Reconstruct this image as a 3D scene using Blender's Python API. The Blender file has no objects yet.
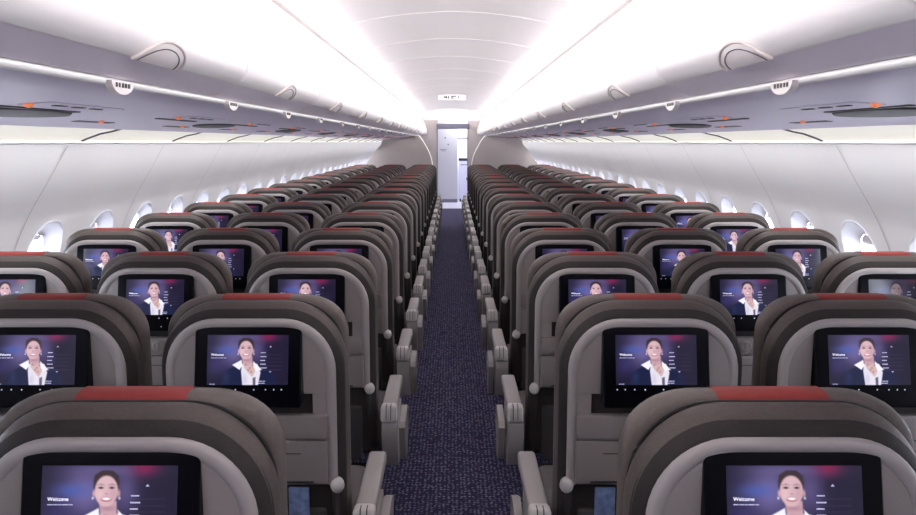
import bpy, bmesh, math, random
import numpy as np
from mathutils import Vector, Matrix
random.seed(7)
C = bpy.context.scene.collection
CAMH = 1.514
F = 808.0
PI = math.pi

# ------------------------------------------------------------------ materials
def lin(c):
    out = []
    for v in c[:3]:
        v = v / 255.0
        out.append(v / 12.92 if v <= 0.04045 else ((v + 0.055) / 1.055) ** 2.4)
    return tuple(out)

def mat(name, rgb, rough=0.5, spec=0.5, noise=0.0, nscale=200, bump=0.0, bscale=400, coat=0.0, emit=None, estr=0.0, metal=0.0):
    m = bpy.data.materials.new(name)
    m.use_nodes = True
    nt = m.node_tree
    b = nt.nodes['Principled BSDF']
    col = lin(rgb)
    b.inputs['Base Color'].default_value = (*col, 1)
    b.inputs['Roughness'].default_value = rough
    b.inputs['Specular IOR Level'].default_value = spec
    b.inputs['Metallic'].default_value = metal
    b.inputs['Coat Weight'].default_value = coat
    if emit:
        b.inputs['Emission Color'].default_value = (*lin(emit), 1)
        b.inputs['Emission Strength'].default_value = estr
    if noise or bump:
        tc = nt.nodes.new('ShaderNodeTexCoord')
        n = nt.nodes.new('ShaderNodeTexNoise')
        n.inputs['Scale'].default_value = nscale
        n.inputs['Detail'].default_value = 3
        nt.links.new(tc.outputs['Object'], n.inputs['Vector'])
        if noise:
            mx = nt.nodes.new('ShaderNodeMix'); mx.data_type = 'RGBA'
            mx.inputs['A'].default_value = (*[c * (1 - noise) for c in col], 1)
            mx.inputs['B'].default_value = (*[min(1, c * (1 + noise)) for c in col], 1)
            nt.links.new(n.outputs['Fac'], mx.inputs['Factor'])
            nt.links.new(mx.outputs['Result'], b.inputs['Base Color'])
        if bump:
            n2 = nt.nodes.new('ShaderNodeTexNoise'); n2.inputs['Scale'].default_value = bscale
            nt.links.new(tc.outputs['Object'], n2.inputs['Vector'])
            bp = nt.nodes.new('ShaderNodeBump'); bp.inputs['Strength'].default_value = bump
            bp.inputs['Distance'].default_value = 0.002
            nt.links.new(n2.outputs['Fac'], bp.inputs['Height'])
            nt.links.new(bp.outputs['Normal'], b.inputs['Normal'])
    return m

M = {}
M['shell'] = mat('seat_shell_plastic', (138, 131, 129), 0.45, 0.4, noise=0.06, nscale=260, bump=0.15, bscale=700)
M['rim'] = mat('lit_rim_plastic', (156, 150, 148), 0.35, 0.5)  # shell plastic lightened in colour where the raised edge catches light
M['tray'] = mat('tray_plastic', (126, 119, 117), 0.45, 0.4, noise=0.06, nscale=260)
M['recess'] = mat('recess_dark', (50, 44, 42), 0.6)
M['gusset'] = mat('shaded_dark_gusset_fabric', (40, 35, 34), 0.7, 0.3, noise=0.2, nscale=160, bump=0.4, bscale=300)  # dark fabric, with the shade beside the shell also put into its colour
M['leather'] = mat('brown_grey_leather', (74, 66, 63), 0.55, 0.35, noise=0.22, nscale=120, bump=0.4, bscale=300)
M['leather_top'] = mat('headrest_leather', (90, 82, 78), 0.55, 0.35, noise=0.2, nscale=120, bump=0.4, bscale=300)
M['red'] = mat('red_leather', (132, 50, 46), 0.6, 0.3, noise=0.12, nscale=90)
M['black'] = mat('glossy_black', (6, 6, 12), 0.3, 0.08)
M['dark'] = mat('dark_structure', (42, 39, 40), 0.6)
M['pocket'] = mat('pocket_mesh', (52, 49, 49), 0.8, noise=0.2, nscale=300)
M['arm'] = mat('armrest_plastic', (156, 151, 148), 0.45, 0.4, noise=0.05)
M['cap'] = mat('armrest_cap_plastic', (196, 192, 188), 0.4, 0.4)
M['icon'] = mat('lit_icon', (200, 205, 230), 0.5, emit=(200, 205, 235), estr=0.8)
M['text'] = mat('lit_text', (230, 230, 245), 0.5, emit=(235, 235, 250), estr=0.8)
M['text_dim'] = mat('lit_menu_text', (150, 150, 175), 0.5, emit=(150, 150, 180), estr=0.7)
M['bin'] = mat('bin_white', (240, 236, 236), 0.35, 0.4)
M['lip'] = mat('bin_lip_lavender', (243, 234, 245), 0.35, 0.5)
M['psu'] = mat('psu_lavender', (214, 205, 224), 0.4, 0.5, noise=0.05, nscale=60)
M['latch'] = mat('latch_beige', (236, 229, 227), 0.4)
M['latch_rim'] = mat('latch_rim', (230, 219, 216), 0.4)
M['seam'] = mat('dark_seam', (70, 66, 70), 0.7)
M['wallseam'] = mat('wall_seam', (150, 146, 150), 0.7)
M['rail'] = mat('rail_white', (240, 240, 238), 0.3, 0.5)
M['ceil'] = mat('ceiling_white', (232, 229, 231), 0.5, 0.3)
M['valance'] = mat('valance_white', (226, 215, 214), 0.4, 0.4)
M['wall'] = mat('sidewall_laminate', (212, 211, 215), 0.5, 0.3, noise=0.03, nscale=500)
M['reveal'] = mat('window_reveal', (214, 213, 220), 0.35, 0.4)
M['shade'] = mat('window_shade', (236, 236, 240), 0.5)
M['diff'] = mat('light_diffuser', (205, 203, 196), 0.5, emit=(255, 250, 238), estr=0.38)
M['amber'] = mat('amber_lens', (240, 150, 110), 0.3, emit=(255, 130, 80), estr=0.35)
M['vent'] = mat('dark_vent', (60, 58, 60), 0.5)
M['bulk'] = mat('bulkhead_laminate', (198, 190, 186), 0.6, 0.3, noise=0.08, nscale=90)
M['bulkedge'] = mat('glowing_bulkhead_edge', (245, 243, 240), 0.4, emit=(255, 250, 245), estr=0.3)  # edge trim is no lamp; a faint glow is added to brighten it
M['header'] = mat('door_header', (120, 120, 136), 0.5)
M['door'] = mat('lavatory_door', (200, 201, 207), 0.4, noise=0.04)
M['galley'] = mat('galley_white', (236, 236, 246), 0.4)
M['cart'] = mat('galley_cart', (205, 206, 226), 0.35)
M['thresh'] = mat('threshold_metal', (196, 198, 210), 0.4)
M['mag_blue'] = mat('magazine_blue', (96, 112, 146), 0.4, noise=0.95, nscale=55)
M['seatfab'] = mat('seat_cushion', (84, 78, 78), 0.7, noise=0.15, nscale=150)

def carpet():
    m = bpy.data.materials.new('woven_carpet'); m.use_nodes = True
    nt = m.node_tree; b = nt.nodes['Principled BSDF']
    b.inputs['Roughness'].default_value = 0.95
    b.inputs['Specular IOR Level'].default_value = 0.1
    tc = nt.nodes.new('ShaderNodeTexCoord')
    v = nt.nodes.new('ShaderNodeTexVoronoi'); v.inputs['Scale'].default_value = 56; v.inputs['Randomness'].default_value = 0.4
    nt.links.new(tc.outputs['Object'], v.inputs['Vector'])
    r = nt.nodes.new('ShaderNodeValToRGB')
    r.color_ramp.elements[0].position = 0.20; r.color_ramp.elements[0].color = (*lin((142, 136, 154)), 1)
    r.color_ramp.elements[1].position = 0.42; r.color_ramp.elements[1].color = (*lin((46, 45, 74)), 1)
    nt.links.new(v.outputs['Distance'], r.inputs['Fac'])
    n = nt.nodes.new('ShaderNodeTexNoise'); n.inputs['Scale'].default_value = 9; n.inputs['Detail'].default_value = 4
    mp = nt.nodes.new('ShaderNodeMapping'); mp.inputs['Scale'].default_value = (0.5, 3.5, 1)
    nt.links.new(tc.outputs['Object'], mp.inputs['Vector']); nt.links.new(mp.outputs['Vector'], n.inputs['Vector'])
    mx = nt.nodes.new('ShaderNodeMix'); mx.data_type = 'RGBA'; mx.blend_type = 'MIX'
    rr = nt.nodes.new('ShaderNodeMapRange'); rr.inputs['From Min'].default_value = 0.35; rr.inputs['From Max'].default_value = 0.68
    rr.inputs['To Min'].default_value = 0.0; rr.inputs['To Max'].default_value = 0.55
    nt.links.new(n.outputs['Fac'], rr.inputs['Value'])
    nt.links.new(rr.outputs['Result'], mx.inputs['Factor'])
    nt.links.new(r.outputs['Color'], mx.inputs['A']); mx.inputs['B'].default_value = (*lin((50, 48, 74)), 1)
    nt.links.new(mx.outputs['Result'], b.inputs['Base Color'])
    return m
M['carpet'] = carpet()

def glass():
    m = bpy.data.materials.new('window_glass'); m.use_nodes = True
    nt = m.node_tree
    for n in list(nt.nodes): nt.nodes.remove(n)
    o = nt.nodes.new('ShaderNodeOutputMaterial'); t = nt.nodes.new('ShaderNodeBsdfTransparent')
    g = nt.nodes.new('ShaderNodeBsdfGlossy'); g.inputs['Roughness'].default_value = 0.05
    mx = nt.nodes.new('ShaderNodeMixShader'); mx.inputs[0].default_value = 0.08
    nt.links.new(t.outputs[0], mx.inputs[1]); nt.links.new(g.outputs[0], mx.inputs[2]); nt.links.new(mx.outputs[0], o.inputs[0])
    return m
M['glass'] = glass()

def screen_mat():
    m = bpy.data.materials.new('lit_display'); m.use_nodes = True
    nt = m.node_tree; b = nt.nodes['Principled BSDF']
    b.inputs['Base Color'].default_value = (0.004, 0.004, 0.006, 1)
    b.inputs['Roughness'].default_value = 0.14; b.inputs['Specular IOR Level'].default_value = 0.3
    a = nt.nodes.new('ShaderNodeVertexColor'); a.layer_name = 'picture'
    nt.links.new(a.outputs['Color'], b.inputs['Emission Color'])
    b.inputs['Emission Strength'].default_value = 0.78
    return m
M['screen'] = screen_mat()
M['screen_dim'] = screen_mat(); M['screen_dim'].node_tree.nodes['Principled BSDF'].inputs['Emission Strength'].default_value = 0.22
M['text_off'] = mat('dim_text', (120, 120, 140), 0.5, emit=(150, 150, 180), estr=0.12)

# ------------------------------------------------------------------ mesh helpers
class MB:
    def __init__(s): s.v = []; s.f = []
    def add(s, vs, fs):
        o = len(s.v); s.v += [tuple(p) for p in vs]; s.f += [tuple(i + o for i in f) for f in fs]; return s
    def box(s, x0, x1, y0, y1, z0, z1):
        return s.add([(x0,y0,z0),(x1,y0,z0),(x1,y1,z0),(x0,y1,z0),(x0,y0,z1),(x1,y0,z1),(x1,y1,z1),(x0,y1,z1)],
                     [(0,3,2,1),(4,5,6,7),(0,1,5,4),(1,2,6,5),(2,3,7,6),(3,0,4,7)])
    def bbox(s, x0, x1, y0, y1, z0, z1, r, seg=3):
        bm = bmesh.new()
        bmesh.ops.create_cube(bm, size=1)
        for v in bm.verts:
            v.co = Vector(((x0+x1)/2 + v.co.x*(x1-x0), (y0+y1)/2 + v.co.y*(y1-y0), (z0+z1)/2 + v.co.z*(z1-z0)))
        bmesh.ops.bevel(bm, geom=bm.edges[:], offset=r, segments=seg, profile=0.5, affect='EDGES')
        bm.verts.index_update()
        s.add([v.co[:] for v in bm.verts], [[v.index for v in f.verts] for f in bm.faces]); bm.free(); return s
    def loft(s, rings, cap0=True, cap1=True, closed=True):
        n = len(rings[0]); vs = [p for r in rings for p in r]; fs = []
        for i in range(len(rings)-1):
            for j in range(n if closed else n-1):
                k = (j+1) % n
                fs.append((i*n+j, i*n+k, (i+1)*n+k, (i+1)*n+j))
        if cap0: fs.append(tuple(reversed(range(n))))
        if cap1: fs.append(tuple((len(rings)-1)*n + j for j in range(n)))
        return s.add(vs, fs)
    def tube(s, pts, r, n=8, cap=True):
        rings = []
        P = [Vector(p) for p in pts]
        for i, p in enumerate(P):
            d = (P[min(i+1, len(P)-1)] - P[max(i-1, 0)]).normalized()
            a = d.cross(Vector((0,0,1)) if abs(d.z) < 0.9 else Vector((1,0,0))).normalized(); b = d.cross(a)
            rings.append([tuple(p + a*math.cos(2*PI*j/n)*r + b*math.sin(2*PI*j/n)*r) for j in range(n)])
        return s.loft(rings, cap, cap)
    def prism(s, poly, axis, a0, a1):
        n = len(poly)
        def P(p, a):
            return (a, p[0], p[1]) if axis == 'x' else ((p[0], a, p[1]) if axis == 'y' else (p[0], p[1], a))
        return s.loft([[P(p, a0) for p in poly], [P(p, a1) for p in poly]])
    def shear(s, k, z0):
        s.v = [(x, y + k*(z0 - z), z) for x, y, z in s.v]; return s
    def mirror(s):
        s.v = [(-x, y, z) for x, y, z in s.v]; s.f = [tuple(reversed(f)) for f in s.f]; return s
    def build(s, name, m, parent=None, smooth=35, fix=True, bevel=0.0):
        me = bpy.data.meshes.new(name); me.from_pydata(s.v, [], s.f)
        if fix:
            bm = bmesh.new(); bm.from_mesh(me)
            bmesh.ops.recalc_face_normals(bm, faces=bm.faces[:]); bm.to_mesh(me); bm.free()
        me.materials.append(m)
        if smooth is not None:
            for p in me.polygons: p.use_smooth = True
            me.set_sharp_from_angle(angle=math.radians(smooth))
        o = bpy.data.objects.new(name, me); C.objects.link(o)
        if parent: o.parent = parent
        return o

def tag(o, label, cat, group=None, kind=None):
    o['label'] = label; o['category'] = cat
    if group: o['group'] = group
    if kind: o['kind'] = kind
    return o
def struct(o): o['kind'] = 'structure'; return o
def thing(name, label, cat, loc=(0,0,0), group=None):
    o = bpy.data.objects.new(name, None); C.objects.link(o); o.location = loc
    o.empty_display_size = 0.1
    return tag(o, label, cat, group)
KIDS = {}
def copy_tree(o, parent=None, skip=()):
    c = o.copy(); C.objects.link(c)
    if parent: c.parent = parent
    for ch in list(o.children):
        if ch.name.split('.')[0] in skip: continue
        copy_tree(ch, c, skip)
    return c
ORD = ['first','second','third','fourth','fifth','sixth','seventh','eighth','ninth','tenth','eleventh','twelfth','thirteenth','fourteenth',
       'fifteenth','sixteenth','seventeenth','eighteenth','nineteenth','twentieth','twenty-first','twenty-second','twenty-third','twenty-fourth']
SIDE = {-1: 'left', 1: 'right'}

# ------------------------------------------------------------------ cabin dimensions
Y0, YF = -1.6, 18.4                 # rear and front of the built cabin
def H(dy): return CAMH + dy

# floor
b = MB().box(-1.95, 1.95, Y0, YF, -0.06, 0.0)
struct(b.build('floor', M['carpet'], smooth=None))
struct(MB().box(-1.2, 1.2, YF, 21.6, -0.06, 0.002).build('floor_galley', M['thresh'], smooth=None))

# sidewall profile x(h)
WH = [0.0, .2, .5, .76, .91, 1.063, 1.21, 1.36, 1.509]
WX = [1.74, 1.80, 1.855, 1.855, 1.84, 1.80, 1.74, 1.655, 1.574]
# smooth (Catmull-Rom) interpolation
def wall_x(h):
    if h <= WH[0]: return WX[0]
    for i in range(len(WH)-1):
        if h <= WH[i+1]:
            t = (h-WH[i])/(WH[i+1]-WH[i])
            def slope(j):
                a, c = max(j-1,0), min(j+1,len(WH)-1)
                return (WX[c]-WX[a])/(WH[c]-WH[a])
            d = WH[i+1]-WH[i]
            m0, m1 = slope(i)*d, slope(i+1)*d
            return ((2*t**3-3*t**2+1)*WX[i] + (t**3-2*t**2+t)*m0 + (-2*t**3+3*t**2)*WX[i+1] + (t**3-t**2)*m1)
    return WX[-1]

WP = 0.555; W0 = 3.59               # window pitch and first window centre
HC, HB, HT = 0.94, 0.62, 1.26       # window cell centre, bottom, top
def sup(t, a, bb, e=2.5):
    c, s = math.cos(t), math.sin(t)
    return (a*math.copysign(abs(c)**(2/e), c), bb*math.copysign(abs(s)**(2/e), s))
NW = 40
def relief(y, h):                   # each sidewall panel is very slightly dished between its seams
    ph = (y - (W0 + WP/2)) / (2*WP)
    return 0.012*(0.5-0.5*math.cos(2*PI*ph*2))*min(1, max(0, (1.5-h)/0.3))
def wpt(s, y, h, off=0.0):
    return (s*(wall_x(h)+off+relief(y, h)), y, h)
for s in (-1, 1):
    mb = MB()
    k0 = math.floor((Y0-W0)/WP); k1 = math.ceil((YF-W0)/WP)
    hs_low = [0, .1, .2, .35, .5, HB]; hs_up = [HT, 1.32, 1.36, 1.42, 1.46, 1.509]
    for k in range(k0, k1+1):
        yc = W0 + k*WP
        ya, yb = max(Y0, yc-WP/2), min(YF, yc+WP/2)
        if yb - ya < 0.01: continue
        full = (yb-ya) > WP-0.001 and -4 <= k <= 24
        ys = [ya+(yb-ya)*i/8 for i in range(9)]
        if full:
            ys = sorted(yc + (math.copysign(WP/2, math.cos(2*PI*j/NW)) if j in (5, 15) else math.cos(2*PI*j/NW)/math.sin(2*PI*j/NW)*(HT-HC)) for j in range(5, 16))
        strips = [hs_low, hs_up] if full else [[0, .1, .2, .35, .5, HB, .7, .8, .9, 1.0, 1.1, 1.2, HT, 1.32, 1.36, 1.42, 1.46, 1.509]]
        for hs in strips:
            g = [[wpt(s, y, h) for y in ys] for h in hs]
            mb.loft(g, False, False, closed=False)
        if full:
            rings = []
            for t in (0, .25, .5, .75, 1):
                ring = []
                for j in range(NW):
                    a = 2*PI*j/NW + PI/NW*0
                    iy, ih = sup(a, .16, .22)
                    c, sn = math.cos(a), math.sin(a)
                    q = (HT-HC)/abs(sn) if 5 <= j % 20 <= 15 else (WP/2)/abs(c)
                    oy, oh = c*q, sn*q
                    if j in (5, 15, 25, 35): oy, oh = math.copysign(WP/2, c), math.copysign(HT-HC, sn)
                    yy, hh = iy+(oy-iy)*(1-t), ih+(oh-ih)*(1-t)
                    ring.append(wpt(s, yc+yy, HC+hh))
                rings.append(ring)
            mb.loft(rings, False, False)
    bmw = mb.build('wall_' + SIDE[s], M['wall'], smooth=60, fix=False)
    struct(bmw)
    # sidewall panel seams every second window
    k = -1
    while True:
        y = W0 + WP/2 + k*2*WP - WP
        k += 1
        if y > YF - .2: break
        pts = [wpt(s, y, h, -0.004) for h in [.3+.05*i for i in range(25)]]
        sm = MB()
        rg = [[(p[0], p[1]-.0022, p[2]), (p[0], p[1]+.0022, p[2])] for p in pts]
        sm.loft(rg, False, False, closed=False)
        struct(sm.build('trim_%d' % (100 + k + (0 if s < 0 else 40)), M['wallseam'], smooth=None))
    # windows
    for k in range(-4, 25):
        yc = W0 + k*WP
        root = bpy.data.objects.new('window_%d' % (k+5 + (0 if s < 0 else 29)), None); C.objects.link(root); struct(root)
        root.location = (s*1.8, yc, HC)
        fr = MB(); rings = []
        for (a, bb, off) in ((.166, .226, -.0015), (.160, .220, -.004), (.154, .214, .004), (.135, .19, .035), (.118, .168, .048), (.112, .162, .050)):
            ring = []
            for j in range(NW):
                iy, ih = sup(2*PI*j/NW, a, bb)
                p = wpt(s, yc+iy, HC+ih, off); ring.append((p[0]-s*1.8, iy, ih))
            rings.append(ring)
        fr.loft(rings, False, False)
        struct(fr.build('window_frame', M['reveal'], root, smooth=60, fix=False))
        pn = MB()
        ring = []
        for j in range(NW):
            iy, ih = sup(2*PI*j/NW, .114, .164)
            p = wpt(s, yc+iy, HC+ih, .053); ring.append((p[0]-s*1.8, iy, ih))
        pn.add([(wall_x(HC)*s+.053*s-s*1.8, 0, 0)] + ring, [(0, 1+j, 1+(j+1) % NW) for j in range(NW)])
        struct(pn.build('window_pane', M['glass'], root, smooth=60, fix=False))
        frac = [.97, .93, .98, .90, .97, .94][(k*7 + (3 if s > 0 else 0)) % 6]
        hcut = -.160 + .31*frac
        sh = MB(); g = []
        for i in range(9):
            h = hcut + (.160-hcut)*i/8
            w = .112*max(0.0, (1-(abs(h)/.162)**2.5))**(1/2.5)
            g.append([(s*(wall_x(HC+h)+.050-1.8+relief(yc, HC+h)), w*(-1+2*j/8), h) for j in range(9)])
        sh.loft(g, False, False, closed=False)
        g0 = g[0]
        sh.tube([(p[0]-s*.003, p[1], p[2]) for p in g0], .004, 6)
        struct(sh.build('window_shade', M['shade'], root, smooth=60, fix=False))
    # baseboard / dado rail
    bs = MB(); bs.loft([[(s*(wall_x(h)-.012), y, h) for h in (0, .05, .1, .14)] for y in (Y0, YF)], False, False, closed=False)
    struct(bs.build('baseboard_' + SIDE[s], M['dark'], smooth=40))
    # ledge under the sidewall lights
    lg = MB().prism([(s*1.564, H(-.0045)), (s*1.585, H(-.009)), (s*1.60, H(.006)), (s*1.574, H(.006)), (s*1.564, H(.002))], 'y', Y0, YF)
    struct(lg.build('trim_%d' % (1 if s < 0 else 2), M['rail'], smooth=50))

# sidewall wash lights: one curved diffuser per sidewall panel
for s in (-1, 1):
    n = 0
    k = -5
    while True:
        ya = W0 - WP/2 + k*2*WP + (W0*0) - 0.0 + 0.11
        k += 1
        if ya + 2*WP < 0.9: continue
        if ya > YF-.3: break
        yb = min(ya + 2*WP, YF-.01)
        prof = [(1.578, H(.003)), (1.545, H(.018)), (1.49, H(.038)), (1.44, H(.048)), (1.39, H(.062)), (1.36, H(.075))]
        t = thing('sidewall_light', '%s glowing sidewall light panel from the camera above the %s window row' % (ORD[n], SIDE[s]), 'light', (s*1.5, ya, H(.03)), 'light panels above the windows')
        n += 1
        d = MB(); d.loft([[(s*(x-1.5), y, z-H(.03)) for x, z in prof] for y in (.006, yb-ya-.006)], False, False, closed=False)
        d.build('diffuser', M['diff'], t, smooth=60)
        e = MB(); e.tube([(s*(x-1.5), .0, z-H(.03)-.002) for x, z in prof], .006, 6)
        e.build('end_trim', M['seam'], t)

# ------------------------------------------------------------------ ceiling, valances, liner
def prof_mesh(prof, y0, y1, ny=1):
    m_ = MB(); m_.loft([[(x, y0+(y1-y0)*i/ny, z) for x, z in prof] for i in range(ny+1)], False, False, closed=False); return m_
BP, B0 = 1.22, 1.63                 # overhead bin pitch and a bin centre
half = [(0, .757), (.1, .754), (.2, .747), (.3, .736), (.4, .722), (.5, .704), (.58, .687), (.64, .676), (.69, .684), (.75, .725), (.86, .745)]
cprof = [(-x, H(y)) for x, y in reversed(half)] + [(x, H(y)) for x, y in half[1:]]
cm = MB()
y = B0 - BP/2 - 3*BP
edges = [Y0]
while y < YF:
    if y > Y0 + .05: edges.append(y)
    y += BP
edges.append(YF)
for a, c in zip(edges[:-1], edges[1:]):
    g = []
    for yy, dz in ((a, .018), (a+.005, .006), (a+.014, 0), (c-.014, 0), (c-.005, .006), (c, .018)):
        g.append([(x, yy, z+dz) for x, z in cprof])
    cm.loft(g, False, False, closed=False)
struct(cm.build('ceiling', M['ceil'], smooth=25, fix=False))
liner = [(-1.36, H(.07)), (-1.45, H(.30)), (-1.2, H(.75)), (-.6, H(1.02)), (0, H(1.08)), (.6, H(1.02)), (1.2, H(.75)), (1.45, H(.30)), (1.36, H(.07))]
struct(prof_mesh(liner, Y0, YF).build('ceiling_sky_blocker', M['ceil'], smooth=None))  # unseen liner, added to keep outside light from leaking in above the bins
for s in (-1, 1):
    vp = [(.80, .60), (.70, .612), (.668, .634), (.660, .634), (.655, .622), (.650, .56), (.652, .53), (.668, .522), (.70, .52)]
    struct(prof_mesh([(s*x, H(y)) for x, y in vp], Y0, YF).build('trim_%d' % (3 if s < 0 else 4), M['valance'], smooth=50))
    cp = [(.78, .745), (.86, .742), (.90, .62), (.80, .60)]
    struct(prof_mesh([(s*x, H(y)) for x, y in cp], Y0, YF).build('trim_%d' % (5 if s < 0 else 6), M['ceil'], smooth=50))
    # white rail along the lower edge of the bins
    rl = MB(); rl.tube([(s*.674, Y0+.01, H(.1195)), (s*.674, YF-.01, H(.1195))], .0085, 12)
    struct(rl.build('trim_%d' % (7 if s < 0 else 8), M['rail']))
    # underside panel
    up = [(.672, .126), (.70, .112), (.8, .104), (1.0, .087), (1.2, .070), (1.36, .0565), (1.40, .0525), (1.415, .054), (1.40, .068)]
    struct(prof_mesh([(s*x, H(y)) for x, y in up], Y0, YF).build('trim_%d' % (9 if s < 0 else 10), M['psu'], smooth=50))

# ------------------------------------------------------------------ overhead bins
def curve(pts, n):
    # Catmull-Rom through 2D points
    out = []
    P = [Vector((*p, 0)) for p in pts]
    for i in range(len(P)-1):
        p0, p1, p2, p3 = P[max(i-1,0)], P[i], P[i+1], P[min(i+2,len(P)-1)]
        for j in range(n):
            t = j/n
            q = 0.5*((2*p1)+(-p0+p2)*t+(2*p0-5*p1+4*p2-p3)*t*t+(-p0+3*p1-3*p2+p3)*t**3)
            out.append((q.x, q.y))
    out.append(pts[-1]); return out
DOOR = curve([(.664, .520), (.640, .475), (.61, .41), (.582, .325), (.567, .26), (.567, .20), (.580, .174), (.600, .1585)], 4)
LIP = curve([(.600, .1585), (.625, .146), (.648, .134), (.664, .126)], 3)
def arc_pt(sd):
    # point and outward normal at arc length sd from the lower edge of the door
    P = list(reversed(DOOR)); L = 0
    for a, c in zip(P[:-1], P[1:]):
        d = math.hypot(c[0]-a[0], c[1]-a[1])
        if L + d >= sd:
            t = (sd-L)/d
            nx, nz = -(c[1]-a[1])/d, (c[0]-a[0])/d
            return (a[0]+(c[0]-a[0])*t, a[1]+(c[1]-a[1])*t, nx, nz)
        L += d
    return (*P[-1], -1, 0)
def make_bin(s):
    root = thing('overhead_bin', 'x', 'overhead bin', (0, 0, 0), 'overhead bins')
    hl = BP/2 - .0035
    body = MB()
    bp_ = [(.668, .518), (1.0, .53), (1.38, .35), (1.36, .075), (1.0, .10), (.68, .128), (.672, .2), (.66, .4)]
    body.prism([(s*x, z+CAMH) for x, z in bp_], 'y', -hl, hl)
    body.build('bin_body', M['bin'], root, smooth=30)
    d = MB()
    inn = [(x+.02, z) for x, z in reversed(DOOR)]
    poly = DOOR + inn
    g = []
    for yy, k in ((-hl, .006), (-hl+.003, .002), (-hl+.008, 0), (hl-.008, 0), (hl-.003, .002), (hl, .006)):
        g.append([(s*(x+(k if i < len(DOOR) else 0)), yy, z+CAMH) for i, (x, z) in enumerate(poly)])
    d.loft(g)
    door = d.build('bin_door', M['bin'], root, smooth=40)
    lp = MB()
    inn = [(x+.02, z+.022) for x, z in reversed(LIP)]
    lp.prism([(s*x, z+CAMH) for x, z in LIP + inn], 'y', -hl, hl)
    lp.build('bin_lip', M['lip'], root, smooth=40)
    # latch: half-ellipse plate over the lower edge with a rim
    A, B = .124, .056
    g = []
    for i in range(9):
        sd = B*.98*i/8
        w = A*math.sqrt(max(0, 1-(sd/B)**2)); x, z, nx, nz = arc_pt(sd)
        off = .004
        g.append([(s*(x+nx*off), w*(-1+2*j/16), z+nz*off+CAMH) for j in range(17)])
    lt = MB(); lt.loft(g, False, False, closed=False)
    la = lt.build('bin_latch', M['latch'], door, smooth=60)
    pts = []
    for i in range(33):
        a = PI*i/32
        x, z, nx, nz = arc_pt(max(0.0, B*math.sin(a)))
        pts.append((s*(x+nx*.004), A*math.cos(a), z+nz*.004+CAMH))
    rm = MB(); rm.tube(pts, .0038, 8)
    rm.build('latch_rim', M['latch_rim'], door)
    pts2 = []
    for i in range(25):
        a = PI*i/24
        x, z, nx, nz = arc_pt(max(0.0, B*.74*math.sin(a)))
        pts2.append((s*(x+nx*.0045), A*.80*math.cos(a), z+nz*.0045+CAMH))
    rm = MB(); rm.tube(pts2, .0012, 6)
    rm.build('latch_groove', M['seam'], door)
    return root
for s in (-1, 1):
    pro = make_bin(s)
    n = 0
    for k in range(-2, 14):
        o = pro if k == -2 else copy_tree(pro)
        o.location.y = B0 + k*BP
        if k >= -1:
            o['label'] = 'white overhead bin with half-round latch, %s counting from the camera in the %s bank' % (ORD[n], SIDE[s]); n += 1
        else:
            o['label'] = 'white overhead bin behind the camera in the %s bank' % SIDE[s]
    # filler to the front wall
    struct(MB().prism([(s*x, z+CAMH) for x, z in DOOR + [(1.38, .35), (1.36, .075), (.68, .128)]], 'y', B0+13.5*BP+.004, YF-.004).build('trim_%d' % (11 if s < 0 else 12), M['bin']))

# row placards on the rail
for s in (-1, 1):
    for k in range(0, 17):
        yc = 1.61 + .815*k
        t = thing('row_placard', '%s row marker clip from the camera on the %s bin rail' % (ORD[k], SIDE[s]), 'row placard', (s*.668, yc, H(.116)), 'row marker clips on the bin rails')
        cl = MB(); cl.prism([(.054*math.cos(PI*i/12), .004-.026*math.sin(PI*i/12)) for i in range(13)], 'x', *sorted((s*-.013, s*.002)))
        cl.build('clip', M['latch'], t, smooth=40)
        db = MB()
        for i, w in enumerate((.008, .006, .008, .007, .008)):
            yy = -.036 + i*.015
            db.box(*sorted((s*-.0145, s*-.0125)), yy, yy+w, -.008, .001)
        db.build('row_marking', M['vent'], t, smooth=None)

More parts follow.
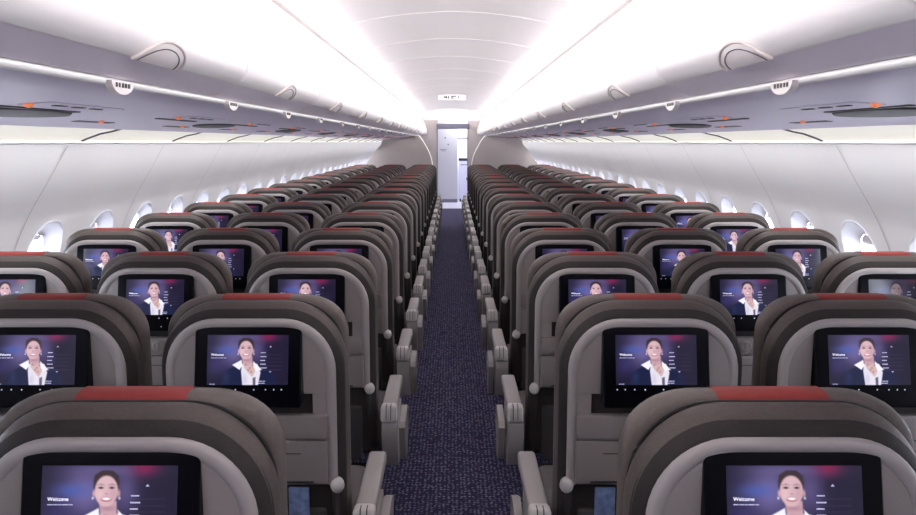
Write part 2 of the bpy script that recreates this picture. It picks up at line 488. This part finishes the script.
# passenger service units on the underside
def psu_h(x): return H(.104 - .0848*(x-.8))
def on_psu(mb, s, x0, x1, y0, y1, t, ox, oz):
    # thin plate lying on the sloped underside, hanging t below it
    vs = []
    for z_off in (-.0, -t):
        for (x, yy) in ((x0, y0), (x1, y0), (x1, y1), (x0, y1)):
            vs.append((s*(x-ox), yy, psu_h(x)-oz+z_off+.001))
    return mb.add(vs, [(0,3,2,1),(4,5,6,7),(0,1,5,4),(1,2,6,5),(2,3,7,6),(3,0,4,7)])
def dome(mb, s, x, yy, r, h, ox, oz):
    rings = []
    for i in range(5):
        a = PI/2*i/5
        rings.append([(s*(x-ox)+r*math.cos(a)*math.cos(q), yy+r*math.cos(a)*math.sin(q), psu_h(x)-oz-h*math.sin(a)+.001) for q in [2*PI*j/12 for j in range(12)]])
    return mb.loft(rings)
for s in (-1, 1):
    ox, oz = 1.0, psu_h(1.0)
    pro = thing('passenger_service_unit', 'x', 'service panel', (s*ox, 0, oz), 'service units under the bins')
    on_psu(MB(), s, .925, 1.0, -.02, .40, .003, ox, oz).build('unit_panel', M['psu'], pro, smooth=None)
    dome(MB(), s, .975, -.02, .012, .012, ox, oz).build('amber_lamp', M['amber'], pro)
    for i in range(3):
        on_psu(MB(), s, .950, .962, .06+.10*i, .12+.10*i, .005, ox, oz).build('panel_slot', M['vent'], pro, smooth=None)  # small flat dark slots on the unit panel, no lamps
    on_psu(MB(), s, 1.03, 1.045, -.06, .36, .004, ox, oz).build('slot', M['vent'], pro, smooth=None)
    n = 0
    for k in range(0, 15):
        o = pro if k == 0 else copy_tree(pro)
        o.location.y = 1.88 + 1.02*k
        o['label'] = '%s lavender service unit with amber lamp from the camera under the %s bins' % (ORD[k], SIDE[s])
    ox = 1.22; oz = psu_h(ox)
    pro = thing('call_light_strip', 'x', 'call light', (s*ox, 0, oz), 'call light strips under the bins')
    on_psu(MB(), s, 1.205, 1.23, -.12, .16, .003, ox, oz).build('strip', M['vent'], pro, smooth=None)
    dome(MB(), s, 1.185, .0, .010, .010, ox, oz).build('amber_lamp', M['amber'], pro)
    for k in range(0, 17):
        o = pro if k == 0 else copy_tree(pro)
        o.location.y = 2.73 + .82*k
        o['label'] = '%s small call light strip from the camera, outboard under the %s bins' % (ORD[k], SIDE[s])
    ox = 1.11; oz = psu_h(ox)
    v = MB(); rings = []
    for (q, dz) in ((1.0, -.001), (.96, .005), (.8, .007)):
        ring = []
        for j in range(32):
            a = 2*PI*j/32
            yy = .25*q*math.cos(a); xx = .078*q*math.copysign(abs(math.sin(a))**1.3, math.sin(a))
            ring.append((s*xx, yy, psu_h(ox+xx)-oz-dz))
        rings.append(ring)
    v.loft(rings, False, True)
    pro = v.build('oval_air_grille', M['vent'])
    pro.location = (s*ox, 2.08, oz)
    for k in range(0, 9):
        o = pro if k == 0 else copy_tree(pro)
        o.location.y = 2.08 + 1.70*k
        tag(o, '%s dark oval grille from the camera under the %s overhead bins' % (ORD[k], SIDE[s]), 'air grille', 'dark oval grilles under the bins')

# ceiling sign
t = thing('ceiling_sign', 'white oblong lit sign with no-smoking and seat belt symbols on the ceiling', 'sign', (0, 12.9, H(.70)))
MB().bbox(-.215, .215, -.02, .05, -.032, .062, .018).build('sign_housing', M['bin'], t)
ic = MB()
def sy(x0, x1, z0, z1): ic.box(x0*1.25, x1*1.25, -.0235, -.019, z0*1.6+.012, z1*1.6+.012)
ic.add([(-.14, -.0225, .014), (-.11, -.0225, .038), (-.11, -.0225, -.010)], [(0, 1, 2)])
sy(-.085, -.06, -.010, .012); sy(-.05, -.036, -.014, .016); sy(-.008, .034, .006, .016); sy(-.008, .004, -.014, .016); sy(-.008, .024, -.014, -.004); sy(.038, .05, .002, .018); sy(.075, .095, -.006, .010)
ic.build('sign_symbols', M['vent'], t, smooth=None)

# ------------------------------------------------------------------ front wall, doorway, dividers, galley
fw = MB()
fw.box(-1.9, -.325, YF, YF+.05, 0, H(.50)); fw.box(.345, 1.9, YF, YF+.05, 0, H(.50))
struct(fw.build('wall_front', M['bulk'], smooth=None))
struct(MB().box(-1.9, 1.9, YF, YF+.05, H(.505), H(1.1)).build('wall_front_upper', M['ceil'], smooth=None))
struct(MB().box(-1.9, 1.9, Y0-.05, Y0, 0, H(1.1)).build('wall_back_unseen', M['bulk'], smooth=None))  # unseen end wall, added behind the camera so light bounces back
hd = MB().bbox(-.345, .40, YF-.03, YF+.10, H(.295), H(.42), .01)
struct(hd.build('trim_13', M['header']))
struct(MB().box(-.345, -.325, YF-.012, YF+.06, 0, H(.30)).build('trim_14', M['header'], smooth=None))
struct(MB().box(.345, .365, YF-.012, YF+.06, 0, H(.30)).build('trim_15', M['header'], smooth=None))
# galley vestibule
struct(MB().box(-1.2, -1.15, YF+.05, 21.6, 0, 2.3).build('wall_galley_left', M['galley'], smooth=None))
struct(MB().box(1.15, 1.2, YF+.05, 21.6, 0, 2.3).build('wall_galley_right', M['galley'], smooth=None))
struct(MB().box(-1.2, 1.2, 21.6, 21.65, 0, 2.3).build('wall_galley_front', M['galley'], smooth=None))
struct(MB().box(-1.2, 1.2, YF+.05, 21.65, 2.3, 2.35).build('ceiling_galley', M['galley'], smooth=None))
dr = bpy.data.objects.new('door_1', None); C.objects.link(dr); struct(dr); dr.location = (-.12, 19.9, 0)
struct(MB().bbox(-.34, .255, 0, .05, .02, 2.0, .008).build('door_panel', M['door'], dr))
struct(MB().bbox(-.325, -.30, -.02, 0, .98, 1.10, .006).build('door_handle', M['dark'], dr))
struct(MB().bbox(-.325, -.30, -.02, 0, .36, .44, .006).build('door_latch', M['dark'], dr))
struct(MB().bbox(-.06, -.03, -.012, 0, 1.60, 1.63, .004).build('door_lock', M['dark'], dr))
struct(MB().bbox(.015, .04, -.012, 0, 1.44, 1.47, .004).build('door_peephole', M['dark'], dr))
pl = MB(); pl.box(-.18, -.02, -.003, .001, 1.32, 1.335); pl.box(-.14, -.04, -.003, .001, 1.29, 1.302)
struct(pl.build('door_placard', M['header'], dr, smooth=None))
struct(MB().box(-.32, .25, -.004, .001, .03, .11).build('door_kickplate', M['header'], dr, smooth=None))
t = thing('galley_cart', 'pale lavender galley trolley standing beyond the front doorway', 'trolley', (.33, 20.4, 0))
MB().bbox(-.15, .15, 0, .5, .08, 1.04, .012).build('cart_body', M['cart'], t)
MB().bbox(-.16, .16, -.012, .51, 1.04, 1.10, .01).build('cart_top', M['dark'], t)
MB().tube([(-.11, -.015, .94), (-.11, -.04, .94), (.11, -.04, .94), (.11, -.015, .94)], .009, 8).build('cart_handle', M['dark'], t)
MB().bbox(.03, .07, -.01, 0, .55, .62, .004).build('cart_latch', M['dark'], t)
for dx in (-.12, .12):
    for dy in (.06, .44):
        MB().prism([(dy+.04*math.cos(2*PI*j/12), .042+.04*math.sin(2*PI*j/12)) for j in range(12)], 'x', dx-.015, dx+.015).build('wheel', M['dark'], t)
t = thing('galley_cabinet', 'white galley cabinet with a dark ledge above the trolley', 'cabinet', (.38, 21.05, 0))
MB().bbox(-.3, .5, 0, .5, 0, 2.25, .01).build('cabinet_body', M['galley'], t)
MB().bbox(-.28, .48, -.02, 0, 1.60, 1.64, .004).build('cabinet_ledge', M['header'], t)
MB().bbox(.02, .06, -.02, 0, 1.44, 1.50, .004).build('cabinet_latch', M['dark'], t)
# class dividers
for s in (-1, 1):
    arc = curve([(.615, 1.632), (.535, 1.535), (.45, 1.384), (.40, 1.27), (.368, 1.14), (.356, 1.0), (.352, .8)], 5)
    poly = arc + [(.352, .02), (1.60, .02), (1.62, .9), (1.56, 1.11), (1.42, 1.33), (1.30, 1.46), (1.26, 1.56)]
    t = thing('cabin_divider', 'grey-beige class divider panel with pale curved edge on the %s of the aisle' % SIDE[s], 'divider', (0, 14.72, 0), 'class divider panels')
    MB().prism([(s*x, z) for x, z in poly], 'y', 0, .03).build('divider_panel', M['bulk'], t, smooth=30)
    e = MB(); e.tube([(s*(x-.002), .012, z) for x, z in arc], .011, 8)
    e.build('edge_trim', M['bulkedge'], t)

# ------------------------------------------------------------------ seat
LEAN, LZ = .135, .98
MK, MY = -.085, -.0125
def arch(w, top, bot, y, rx, rz, e=2.0, crown=0.0):
    pts = []
    for i in range(6): pts.append((w, bot + (top-rz-bot)*i/6))
    for i in range(13):
        a = PI/2*i/12
        pts.append((w-rx + rx*math.cos(a)**(2/e), top-rz + rz*math.sin(a)**(2/e)))
    for i in (1, 2): pts.append(((w-rx)*(1-i/3), top))
    full = pts + [(0, top)] + [(-x, z) for x, z in reversed(pts)]
    return [(x, y, z + crown*(1-(x/w)**2)) for x, z in full]
def rrect(x0, x1, z0, z1, r, y, n=5):
    pts = []
    for cx, cz, a0 in ((x1-r, z1-r, 0), (x0+r, z1-r, PI/2), (x0+r, z0+r, PI), (x1-r, z0+r, 1.5*PI)):
        for i in range(n+1):
            a = a0 + PI/2*i/n; pts.append((cx+r*math.cos(a), y, cz+r*math.sin(a)))
    return pts

# picture on the display: painted point by point on a fine lit grid
def paint(nu, nv):
    u = np.linspace(0, 1, nu)[None, :].repeat(nv, 0); v = np.linspace(0, 1, nv)[:, None].repeat(nu, 1)
    asp = 322/200.0
    img = np.zeros((nv, nu, 3)); img[:] = (30, 26, 48)
    def g(cu, cv, su, sv): return np.exp(-((u-cu)/su)**2-((v-cv)/sv)**2)[..., None]
    def addc(k, c): nonlocal img; img = img*(1-k) + np.array(c)*k
    addc(g(.32, .32, .20, .34)*.85, (122, 110, 168))
    addc(g(.22, .30, .13, .08)*.7, (70, 92, 175))
    addc(g(.12, .62, .12, .2)*.6, (58, 52, 110))
    addc(g(.62, .30, .10, .30)*.6, (112, 100, 158))
    addc(g(.5, .05, .3, .08)*.5, (120, 108, 160))
    addc(g(.76, .02, .10, .11)*.85, (140, 28, 78))
    addc(g(.86, .5, .12, .35)*.5, (34, 28, 52))
    addc(g(.2, .92, .2, .15)*.5, (26, 24, 52))
    def soft(d, w=.012): return np.clip(.5 - d/w, 0, 1)[..., None]
    def ell(cu, cv, a, bb): return (np.sqrt(((u-cu)/a)**2+((v-cv)/bb)**2)-1)*min(a, bb)
    def poly(pts):
        inside = np.zeros(u.shape, bool); dmin = np.full(u.shape, 9.0)
        n = len(pts)
        for i in range(n):
            x1, y1 = pts[i]; x2, y2 = pts[(i+1) % n]
            cond = ((y1 > v) != (y2 > v))
            with np.errstate(divide='ignore', invalid='ignore'):
                xi = (x2-x1)*(v-y1)/(y2-y1 if y2 != y1 else 1e-9)+x1
            inside ^= cond & (u < xi)
            dx, dy = x2-x1, y2-y1
            t = np.clip(((u-x1)*dx+(v-y1)*dy)/(dx*dx+dy*dy+1e-12), 0, 1)
            dmin = np.minimum(dmin, np.hypot(u-(x1+t*dx), v-(y1+t*dy)))
        return np.where(inside, -dmin, dmin)
    # jacket
    addc(soft(poly([(.17,1.02),(.20,.76),(.26,.69),(.36,.62),(.45,.56),(.58,.56),(.68,.66),(.78,.72),(.83,.80),(.86,1.02)])), (26, 32, 64))
    addc(g(.24, .85, .04, .14)*.5, (48, 58, 100))
    # blouse and collar
    addc(soft(poly([(.43,.58),(.62,.58),(.66,.75),(.63,1.02),(.44,1.02),(.42,.72)])), (226, 220, 234))
    addc(g(.47, .9, .03, .12)*.35, (170, 165, 195))
    # neck
    addc(soft(poly([(.425,.42),(.555,.42),(.56,.60),(.50,.66),(.44,.58)])), (196, 158, 168))
    addc(g(.49, .505, .06, .03)*.45, (140, 100, 118))
    # scarf
    addc(soft(poly([(.44,.56),(.50,.62),(.57,.56),(.61,.66),(.575,.80),(.555,.84),(.50,.74),(.46,.66)])), (206, 178, 178))
    for (a, bq) in ((.475,.60),(.53,.66),(.56,.61),(.545,.74),(.51,.70)): addc(g(a, bq, .012, .02)*.7, (150, 98, 92))
    addc(soft(poly([(.425,.50),(.31,.60),(.40,.70),(.435,.62)])), (240, 236, 246))
    addc(soft(poly([(.565,.52),(.68,.70),(.60,.72),(.575,.64)])), (240, 236, 246))
    addc(soft(poly([(.565,.86),(.60,.84),(.60,1.02),(.568,1.02)]))*.8, (60, 58, 84))
    # hair, ears, face
    addc(soft(ell(.476, .238, .094, .180)), (58, 45, 52))
    addc(soft(ell(.388, .33, .012, .042)), (196, 156, 164)); addc(soft(ell(.568, .33, .012, .042)), (184, 146, 158))
    addc(soft(ell(.379, .385, .006, .012)), (240, 240, 250)); addc(soft(ell(.575, .385, .006, .012)), (240, 240, 250))
    addc(soft(ell(.477, .30, .085, .182)), (212, 176, 184))
    addc(soft(poly([(.38,.20),(.39,.11),(.44,.06),(.52,.06),(.565,.12),(.572,.22),(.552,.150),(.52,.113),(.45,.106),(.403,.145)])), (58, 45, 52))
    addc(g(.53, .33, .035, .10)*.35, (168, 126, 142))
    addc(g(.43, .34, .03, .06)*.35, (235, 200, 204))
    for e in (.437, .517):
        addc(soft(ell(e, .262, .020, .012))*.9, (92, 66, 78)); addc(soft(ell(e, .264, .007, .010)), (34, 26, 38))
        addc(soft(poly([(e-.026,.232),(e,.215),(e+.026,.232),(e,.225)]), .02)*.7, (96, 70, 80))
    addc(g(.479, .335, .014, .016)*.55, (170, 124, 136))
    addc(soft(ell(.478, .398, .040, .028)), (172, 100, 112)); addc(soft(ell(.478, .392, .032, .016)), (246, 242, 250))
    # menu rules
    for vv in (.395, .475, .545, .62, .70): addc((soft(np.abs(v-vv)-.004, .008)*((u > .655) & (u < .92))[..., None])*.35, (120, 112, 150))
    img = np.clip(img, 0, 255)/255.0
    return np.where(img <= 0.04045, img/12.92, ((img+.055)/1.055)**2.4)
SCW, SZ0, SZ1 = .0975, .9315, 1.0490
def screen_mesh(parent):
    nu, nv = 165, 101
    L = paint(nu, nv)
    vs, fs = [], []
    for j in range(nv):
        z = SZ1 + (SZ0-SZ1)*j/(nv-1)
        for i in range(nu): vs.append((-SCW + 2*SCW*i/(nu-1), -.0082 + MY + MK*(LZ-z), z))
    for j in range(nv-1):
        for i in range(nu-1): fs.append((j*nu+i, (j+1)*nu+i, (j+1)*nu+i+1, j*nu+i+1))
    me = bpy.data.meshes.new('screen'); me.from_pydata(vs, [], fs)
    at = me.color_attributes.new('picture', 'FLOAT_COLOR', 'POINT')
    c = np.ones((nu*nv, 4), np.float32); c[:, :3] = L.reshape(-1, 3)
    at.data.foreach_set('color', c.ravel())
    me.materials.append(M['screen'])
    o = bpy.data.objects.new('screen', me); C.objects.link(o); o.parent = parent
    return o
def suv(u, v, dy=-.0088):
    z = SZ1 + (SZ0-SZ1)*v
    return (-SCW + 2*SCW*u, dy + MY + MK*(LZ-z), z)
def text_mesh(body, u0, vbase, width, m, name, parent):
    cu = bpy.data.curves.new(name, 'FONT'); cu.body = body; cu.size = 1.0; cu.resolution_u = 3; cu.offset = .004
    ob = bpy.data.objects.new(name, cu); C.objects.link(ob)
    bpy.context.view_layer.update()
    me = bpy.data.meshes.new_from_object(ob.evaluated_get(bpy.context.evaluated_depsgraph_get()))
    bpy.data.objects.remove(ob); bpy.data.curves.remove(cu)
    xs = [v.co.x for v in me.vertices]; sc = width*2*SCW/(max(xs)-min(xs)); x0 = min(xs)
    base = suv(u0, vbase)
    for v in me.vertices:
        x = base[0] + (v.co.x-x0)*sc; z = base[2] + v.co.y*sc
        v.co = Vector((x, -.0088 + MY + MK*(LZ-z), z))
    me.materials.clear(); me.materials.append(m)
    o = bpy.data.objects.new(name, me); C.objects.link(o); o.parent = parent
    return o

def make_seat(kind):
    # kind: 'inner', -1 (aisle on the right-hand side of the seat), +1 (aisle on its left-hand side)
    root = thing('airline_seat', 'x', 'seat')
    k = LEAN
    # backrest: padded slab that wraps round the shell
    R = [(.207, 1.085, .008), (.213, 1.093, .013), (.2215, 1.102, .022), (.2258, 1.1088, .0315)]
    mb = MB(); mb.loft([arch(w, t, .44, y, .145-(.2285-w), .155-(.2285-w)) for w, t, y in R], True, True)
    br = mb.shear(k, LZ).build('backrest', M['gusset'], root, smooth=55)
    R = [(.2240, 1.1065, .0275), (.2268, 1.1125, .036), (.2285, 1.119, .050), (.2285, 1.122, .062), (.225, 1.119, .070), (.215, 1.11, .073)]
    mb = MB(); mb.loft([arch(w, t, .44, y, .145-(.2285-w), .155-(.2285-w)) for w, t, y in R], True, True)
    mb.shear(k, LZ).build('rear_bolster', M['leather'], br, smooth=55)
    # front cushion with the headrest
    R = [(.212, 1.110, .0735), (.2215, 1.1205, .076), (.2262, 1.1255, .085), (.2275, 1.1275, .100), (.226, 1.1265, .120), (.220, 1.118, .138), (.205, 1.103, .152), (.17, 1.07, .160)]
    mb = MB(); mb.loft([arch(w, t, .44, y, .125-(.2275-w)*.5, .105-(.2275-w)*.5, 2.3) for w, t, y in R], True, True)
    hr = mb.shear(k, LZ).build('headrest_cushion', M['leather_top'], root, smooth=55)
    # red band over the top of the headrest
    cs = [(1.112, .0735), (1.1215, .0745), (1.1272, .084), (1.1293, .100), (1.1285, .1205), (1.120, .1395), (1.105, .154), (1.075, .162)]
    rings = []
    for i in range(9):
        x = -.085 + .170*i/8
        rings.append([(x, y, z) for z, y in cs])
    mb = MB(); mb.loft(rings, False, False, closed=False)
    mb.shear(k, LZ).build('red_band', M['red'], hr, smooth=60)
    # piping between the two layers
    pa = arch(.2205, 1.1180, .62, .0740, .135, .135, 2.1)
    mb = MB(); mb.tube(pa, .0035, 6)
    mb.shear(k, LZ).build('piping', M['dark'], hr, smooth=60)
    # shell face
    R = [(.195, 1.074, .020), (.190, 1.069, .003), (.183, 1.062, .001)]
    mb = MB(); mb.loft([arch(w, t, .899, y, .112-(.195-w)*.7, .117-(.195-w)*.7) for w, t, y in R], False, True)
    for sx in (-1, 1):
        a, c = sorted((sx*.150, sx*.190)); mb.box(a, c, .002, .03, .846, .899)
    sh = mb.shear(k, LZ).build('seat_shell', M['shell'], root, smooth=40)
    # raised rim around the shell
    prof = [(.207, 1.086, .034), (.2075, 1.0865, .008), (.2055, 1.0845, .0008), (.200, 1.079, -.0028), (.192, 1.072, -.0026), (.185, 1.066, .0003), (.182, 1.063, .006)]
    g = [arch(w, t, .664, y, .125-(.2075-w)*.7, .130-(.2075-w)*.7) for w, t, y in prof]
    mb = MB(); mb.loft(g, False, False, closed=False)
    n = len(g[0]); m = len(g)
    mb.f += [tuple(i*n for i in range(m)), tuple(i*n+n-1 for i in reversed(range(m)))]
    mb.shear(k, LZ).build('shell_rim', M['rim'], sh, smooth=60)
    mb = MB(); mb.box(-.187, .187, .033, .036, .44, 1.06)
    mb.shear(k, LZ).build('back_plate', M['dark'], sh, smooth=None)
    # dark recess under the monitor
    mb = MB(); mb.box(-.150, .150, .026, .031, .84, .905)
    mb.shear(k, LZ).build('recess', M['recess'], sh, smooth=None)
    # monitor
    mo = MB(); mo.loft([[(x, y+MY, z) for x, y, z in q] for q in (rrect(-.1285, .1285, .876, 1.0695, .010, .034), rrect(-.1285, .1285, .876, 1.0695, .010, -.004), rrect(-.126, .126, .8785, 1.067, .009, -.007), rrect(-.123, .123, .8815, 1.064, .008, -.0076))])
    mon = mo.shear(MK, LZ).build('monitor', M['black'], root, smooth=35)
    screen_mesh(mon) if 'scr' not in make_seat.__dict__ else None
    if 'scr' in make_seat.__dict__:
        for q in make_seat.scr:
            o = q.copy(); C.objects.link(o); o.parent = mon
    else:
        text_mesh('Welcome', .047, .415, .155, M['text'], 'screen_title', mon)
        d = MB()
        def dash(u0, u1, v0, v1):
            d.add([suv(u0, v1), suv(u1, v1), suv(u1, v0), suv(u0, v0)], [(0, 1, 2, 3)])
        for a, c in ((.047,.085),(.092,.125),(.131,.15),(.157,.20),(.206,.235)): dash(a, c, .452, .466)
        for a, c in ((.035,.06),(.065,.10)): dash(a, c, .975, .990)
        for a, c in ((.645,.685),(.69,.72)): dash(a, c, .915, .932)
        for a, c in ((.635,.665),(.67,.715)): dash(a, c, .955, .972)
        d.build('caption_text', M['text_dim'], mon, smooth=None, fix=False)
        d = MB()
        for a, c, vv in ((.66,.72,.345),(.655,.73,.425),(.655,.715,.50),(.655,.725,.575),(.66,.735,.65)): dash(a, c, vv, vv+.018)
        d.add([suv(.765, .245), suv(.795, .245), suv(.78, .215)], [(0, 1, 2)])
        d.add([suv(.765, .725), suv(.78, .755), suv(.795, .725)], [(0, 1, 2)])
        d.build('menu_text', M['text_dim'], mon, smooth=None, fix=False)
        ii = MB()
        for x in (-.095, -.076, -.053, -.028, .016, .044, .064, .082):
            z = .9205; y = -.0086 + MY + MK*(LZ-z)
            ii.add([(x+.0016*math.cos(2*PI*j/8), y, z+.0016*math.sin(2*PI*j/8)) for j in range(8)], [tuple(range(8))])
        z = .8925; y = -.0086 + MY + MK*(LZ-z)
        ii.add([(.024+.0016*math.cos(2*PI*j/8), y, z+.0016*math.sin(2*PI*j/8)) for j in range(8)], [tuple(range(8))])
        ii.build('control_icons', M['icon'], mon, smooth=None, fix=False)
        make_seat.scr = list(mon.children)
    # tray and lower panel
    mb = MB(); mb.bbox(-.187, .187, -.012, .022, .7845, .847, .005)
    tr = mb.shear(k, LZ).build('tray_table', M['tray'], root, smooth=35)
    # round tray latch with a curved edge
    mb = MB()
    mb.loft([[(r*math.cos(2*PI*j/20), y, .818+r*math.sin(2*PI*j/20)) for j in range(20)] for r, y in ((.019, -.011), (.019, -.016), (.015, -.018), (.012, -.0165))])
    mb.bbox(-.004, .004, -.022, -.014, .805, .832, .002)
    mb.tube([(-.036+.05*(i/8), -.0125, .800-.011*math.sin(PI*i/8)) for i in range(9)], .0022, 6)
    mb.shear(k, LZ).build('tray_latch', M['shell'], tr, smooth=40)
    mb = MB(); mb.bbox(-.187, .187, -.011, .022, .668, .7815, .005)
    lp = mb.shear(k, LZ).build('lower_panel', M['tray'], root, smooth=35)
    mb = MB(); mb.box(-.12, .12, -.0118, -.0108, .748, .7505); mb.box(-.15, .15, -.0135, -.010, .673, .678)
    mb.shear(k, LZ).build('panel_groove', M['dark'], lp, smooth=None)
    for sx in (-1, 1):
        mb = MB(); rings = []
        for i in range(1, 8):
            a = PI*i/8
            rings.append([(sx*.206 + .018*math.sin(a)*math.cos(2*PI*j/12), .004+.017*math.sin(a)*math.sin(2*PI*j/12), .662+.021*math.cos(a)) for j in range(12)])
        mb.loft(rings); mb.shear(k, LZ).build('pivot_cap', M['cap'], root, smooth=70)
    # literature pocket
    mb = MB(); mb.bbox(-.178, .178, -.004, .03, .40, .60, .008)
    mb.shear(k, LZ).build('pocket', M['pocket'], root, smooth=40)
    for sx in (-1, 1):
        mb = MB(); mb.tube([(sx*.200, .012+k*(LZ-.67), .67), (sx*.203, .03+k*(LZ-.45), .42)], .011, 8)
        mb.build('back_strut', M['dark'], root)
    # seat pan and structure
    mb = MB(); mb.bbox(-.222, .222, .22, .66, .36, .475, .03)
    mb.build('seat_cushion', M['seatfab'], root, smooth=50)
    mb = MB(); mb.tube([(-.245, .25, .30), (.245, .25, .30)], .022, 8); mb.tube([(-.245, .48, .30), (.245, .48, .30)], .022, 8)
    mb.build('seat_beam', M['dark'], root)
    for y0, y1 in ((.25, .20), (.48, .56)):
        mb = MB(); mb.tube([(0, y0, .30), (0, y1, .0)], .018, 8)
        mb.build('leg', M['dark'], root)
    def arm(sx, aisle):
        cx = sx*(.252 if not aisle else .272)
        hw = .026
        if not aisle:
            mb = MB(); mb.bbox(cx-.022, cx+.022, .05, .40, .56, .602, .010)
            mb.build('armrest', M['arm'], root, smooth=40)
            return
        mb = MB(); mb.bbox(cx-hw, cx+hw, .075, .43, .562, .601, .009)
        ar = mb.build('armrest', M['arm'], root, smooth=40)
        mb = MB(); mb.bbox(cx-hw-.002, cx+hw+.002, .035, .082, .543, .604, .012)
        mb.build('armrest_cap', M['cap'], ar, smooth=40)
        mb = MB()
        for dx in (-.008, .008): mb.box(cx+dx-.0012, cx+dx+.0012, .034, .06, .556, .6052)
        mb.build('cap_groove', M['dark'], ar, smooth=None)
        # tapering end panel under the arm
        poly = [(.062, .553), (.045, .535), (.042, .50), (.075, .42), (.11, .372), (.16, .365), (.24, .42), (.28, .50), (.26, .56), (.16, .561)]
        mb = MB()
        mb.prism(poly, 'x', cx-.024, cx+.030*1)
        mb.build('end_panel', M['arm'], root, smooth=30)
        # outer fairing beside the aisle
        poly = [(.15, .512), (.13, .495), (.15, .44), (.20, .36), (.26, .335), (.34, .42), (.36, .50), (.28, .53)]
        a, c = sorted((cx+sx*.030, cx+sx*.052))
        mb = MB(); mb.prism(poly, 'x', a, c)
        mb.build('aisle_fairing', M['arm'], root, smooth=30)
    if kind in ('inner_left', 'inner_right'):
        arm(-1 if kind == 'inner_left' else 1, False)
    else:
        arm(-kind, True)
        arm(kind, False)
    return root

PITCH, Z0 = .786, 1.176
NR = 17
protos = {'inner_left': make_seat('inner_left'), 'inner_right': make_seat('inner_right'), -1: make_seat(-1), 1: make_seat(1)}
used = set()
COLS = [(-1.506, 'window seat', -1, 'inner_left', 2), (-1.003, 'middle seat', -1, 'inner_left', 1), (-.491, 'aisle seat', -1, -1, 0),
        (.491, 'aisle seat', 1, 1, 0), (1.003, 'middle seat', 1, 'inner_right', 1), (1.506, 'window seat', 1, 'inner_right', 2)]
for r in range(NR):
    for x, nm, s, kind, first in COLS:
        if r < first: continue
        p = protos[kind]
        if kind not in used: o = p; used.add(kind)
        else:
            skip = () if r < 7 else ('control_icons', 'tray_latch', 'panel_groove', 'caption_text', 'menu_text', 'cap_groove', 'back_plate', 'back_strut', 'pocket')
            o = copy_tree(p, None, skip)
        o.location = (x, Z0 + r*PITCH, 0)
        o['label'] = 'grey-shelled %s with red band, %s of the aisle, %s row from the camera' % (nm, SIDE[s], ORD[r])
        if (r, nm, s) == (2, 'window seat', 1):
            for mo in o.children:
                for q in mo.children:
                    if q.name.split('.')[0] == 'screen':
                        q.material_slots[0].link = 'OBJECT'; q.material_slots[0].material = M['screen_dim']
                    if q.name.startswith(('screen_', 'caption', 'menu')) or q.name.startswith('control'):
                        q.material_slots[0].link = 'OBJECT'; q.material_slots[0].material = M['text_off']
            o['label'] = 'grey-shelled window seat with dimmed screen, right of the aisle, third row from the camera'
        o['group'] = 'airline seats %s of the aisle' % SIDE[s]

# magazines in the pockets of the nearer seats
for r in (1,):
    for x, s in ((-.491, -1), (.491, 1)):
        t = thing('magazine', 'blue covered leaflet in the pocket of the aisle seat %s of the aisle, %s row' % (SIDE[s], ORD[r]), 'magazine', (x + s*.10*0, Z0 + r*PITCH, 0), 'leaflets in the seat pockets')
        mb = MB(); mb.bbox(.088, .138, -.0135, -.0065, .45, .662, .0025, 2)
        if s > 0: mb.mirror()
        mb.shear(LEAN, LZ).build('magazine_cover', M['mag_blue'], t, smooth=30)

# ------------------------------------------------------------------ light
def area(name, loc, d, sx, sy, power, col, spread=180):
    l = bpy.data.lights.new(name, 'AREA'); l.shape = 'RECTANGLE'; l.size = sx; l.size_y = sy; l.energy = power; l.color = col; l.spread = math.radians(spread)
    o = bpy.data.objects.new(name, l); C.objects.link(o); o.location = loc
    z = -Vector(d).normalized(); y = Vector((0, 1, 0)); x = y.cross(z).normalized()
    o.rotation_euler = Matrix((x, y, z)).transposed().to_euler()
    return o

for s in (-1, 1):
    y = Y0
    while y < YF - .1:
        L = min(2.5, YF-y)
        area('cove_lamp', (s*.765, y+L/2, H(.690)), (-s*1.0, 0, .05), .04, L-.02, 10*L/2.5, (1.0, .985, .99))
        area('cove_uplight', (s*.750, y+L/2, H(.648)), (-s*.80, 0, .60), .03, L-.02, 17*L/2.5, (1.0, .985, .99))
        area('sidewall_lamp', (s*1.405, y+L/2, H(.05)), (s*.50, 0, -.87), .02, L-.02, 5.6*L/2.5, (1.0, .985, .98), 112)
        y += L
area('galley_lamp', (.3, 20.2, 2.28), (0, 0, -1), .8, 1.6, 38, (1.0, .99, .98))
w = bpy.data.worlds.new('World'); bpy.context.scene.world = w; w.use_nodes = True
bg = w.node_tree.nodes['Background']; bg.inputs['Color'].default_value = (.80, .86, 1.0, 1); bg.inputs['Strength'].default_value = 13.0

# ------------------------------------------------------------------ camera
cam = bpy.data.cameras.new('Camera'); co = bpy.data.objects.new('Camera', cam); C.objects.link(co)
co.location = (0, 0, CAMH); co.rotation_euler = (PI/2, 0, 0)
cam.sensor_width = 36; cam.lens = F*36/916
cam.shift_x = 6/916; cam.shift_y = -(257.5-142)/916
cam.clip_start = .02
sc = bpy.context.scene
sc.camera = co
sc.view_settings.view_transform = 'Standard'; sc.view_settings.look = 'None'
sc.view_settings.gamma = 1; sc.view_settings.use_curve_mapping = False
sc.view_settings.exposure = 0.5
sc.cycles.use_denoising = True
sc.cycles.max_bounces = 10; sc.cycles.diffuse_bounces = 6; sc.cycles.glossy_bounces = 3; sc.cycles.transparent_max_bounces = 12
sc.cycles.sample_clamp_indirect = 4.0
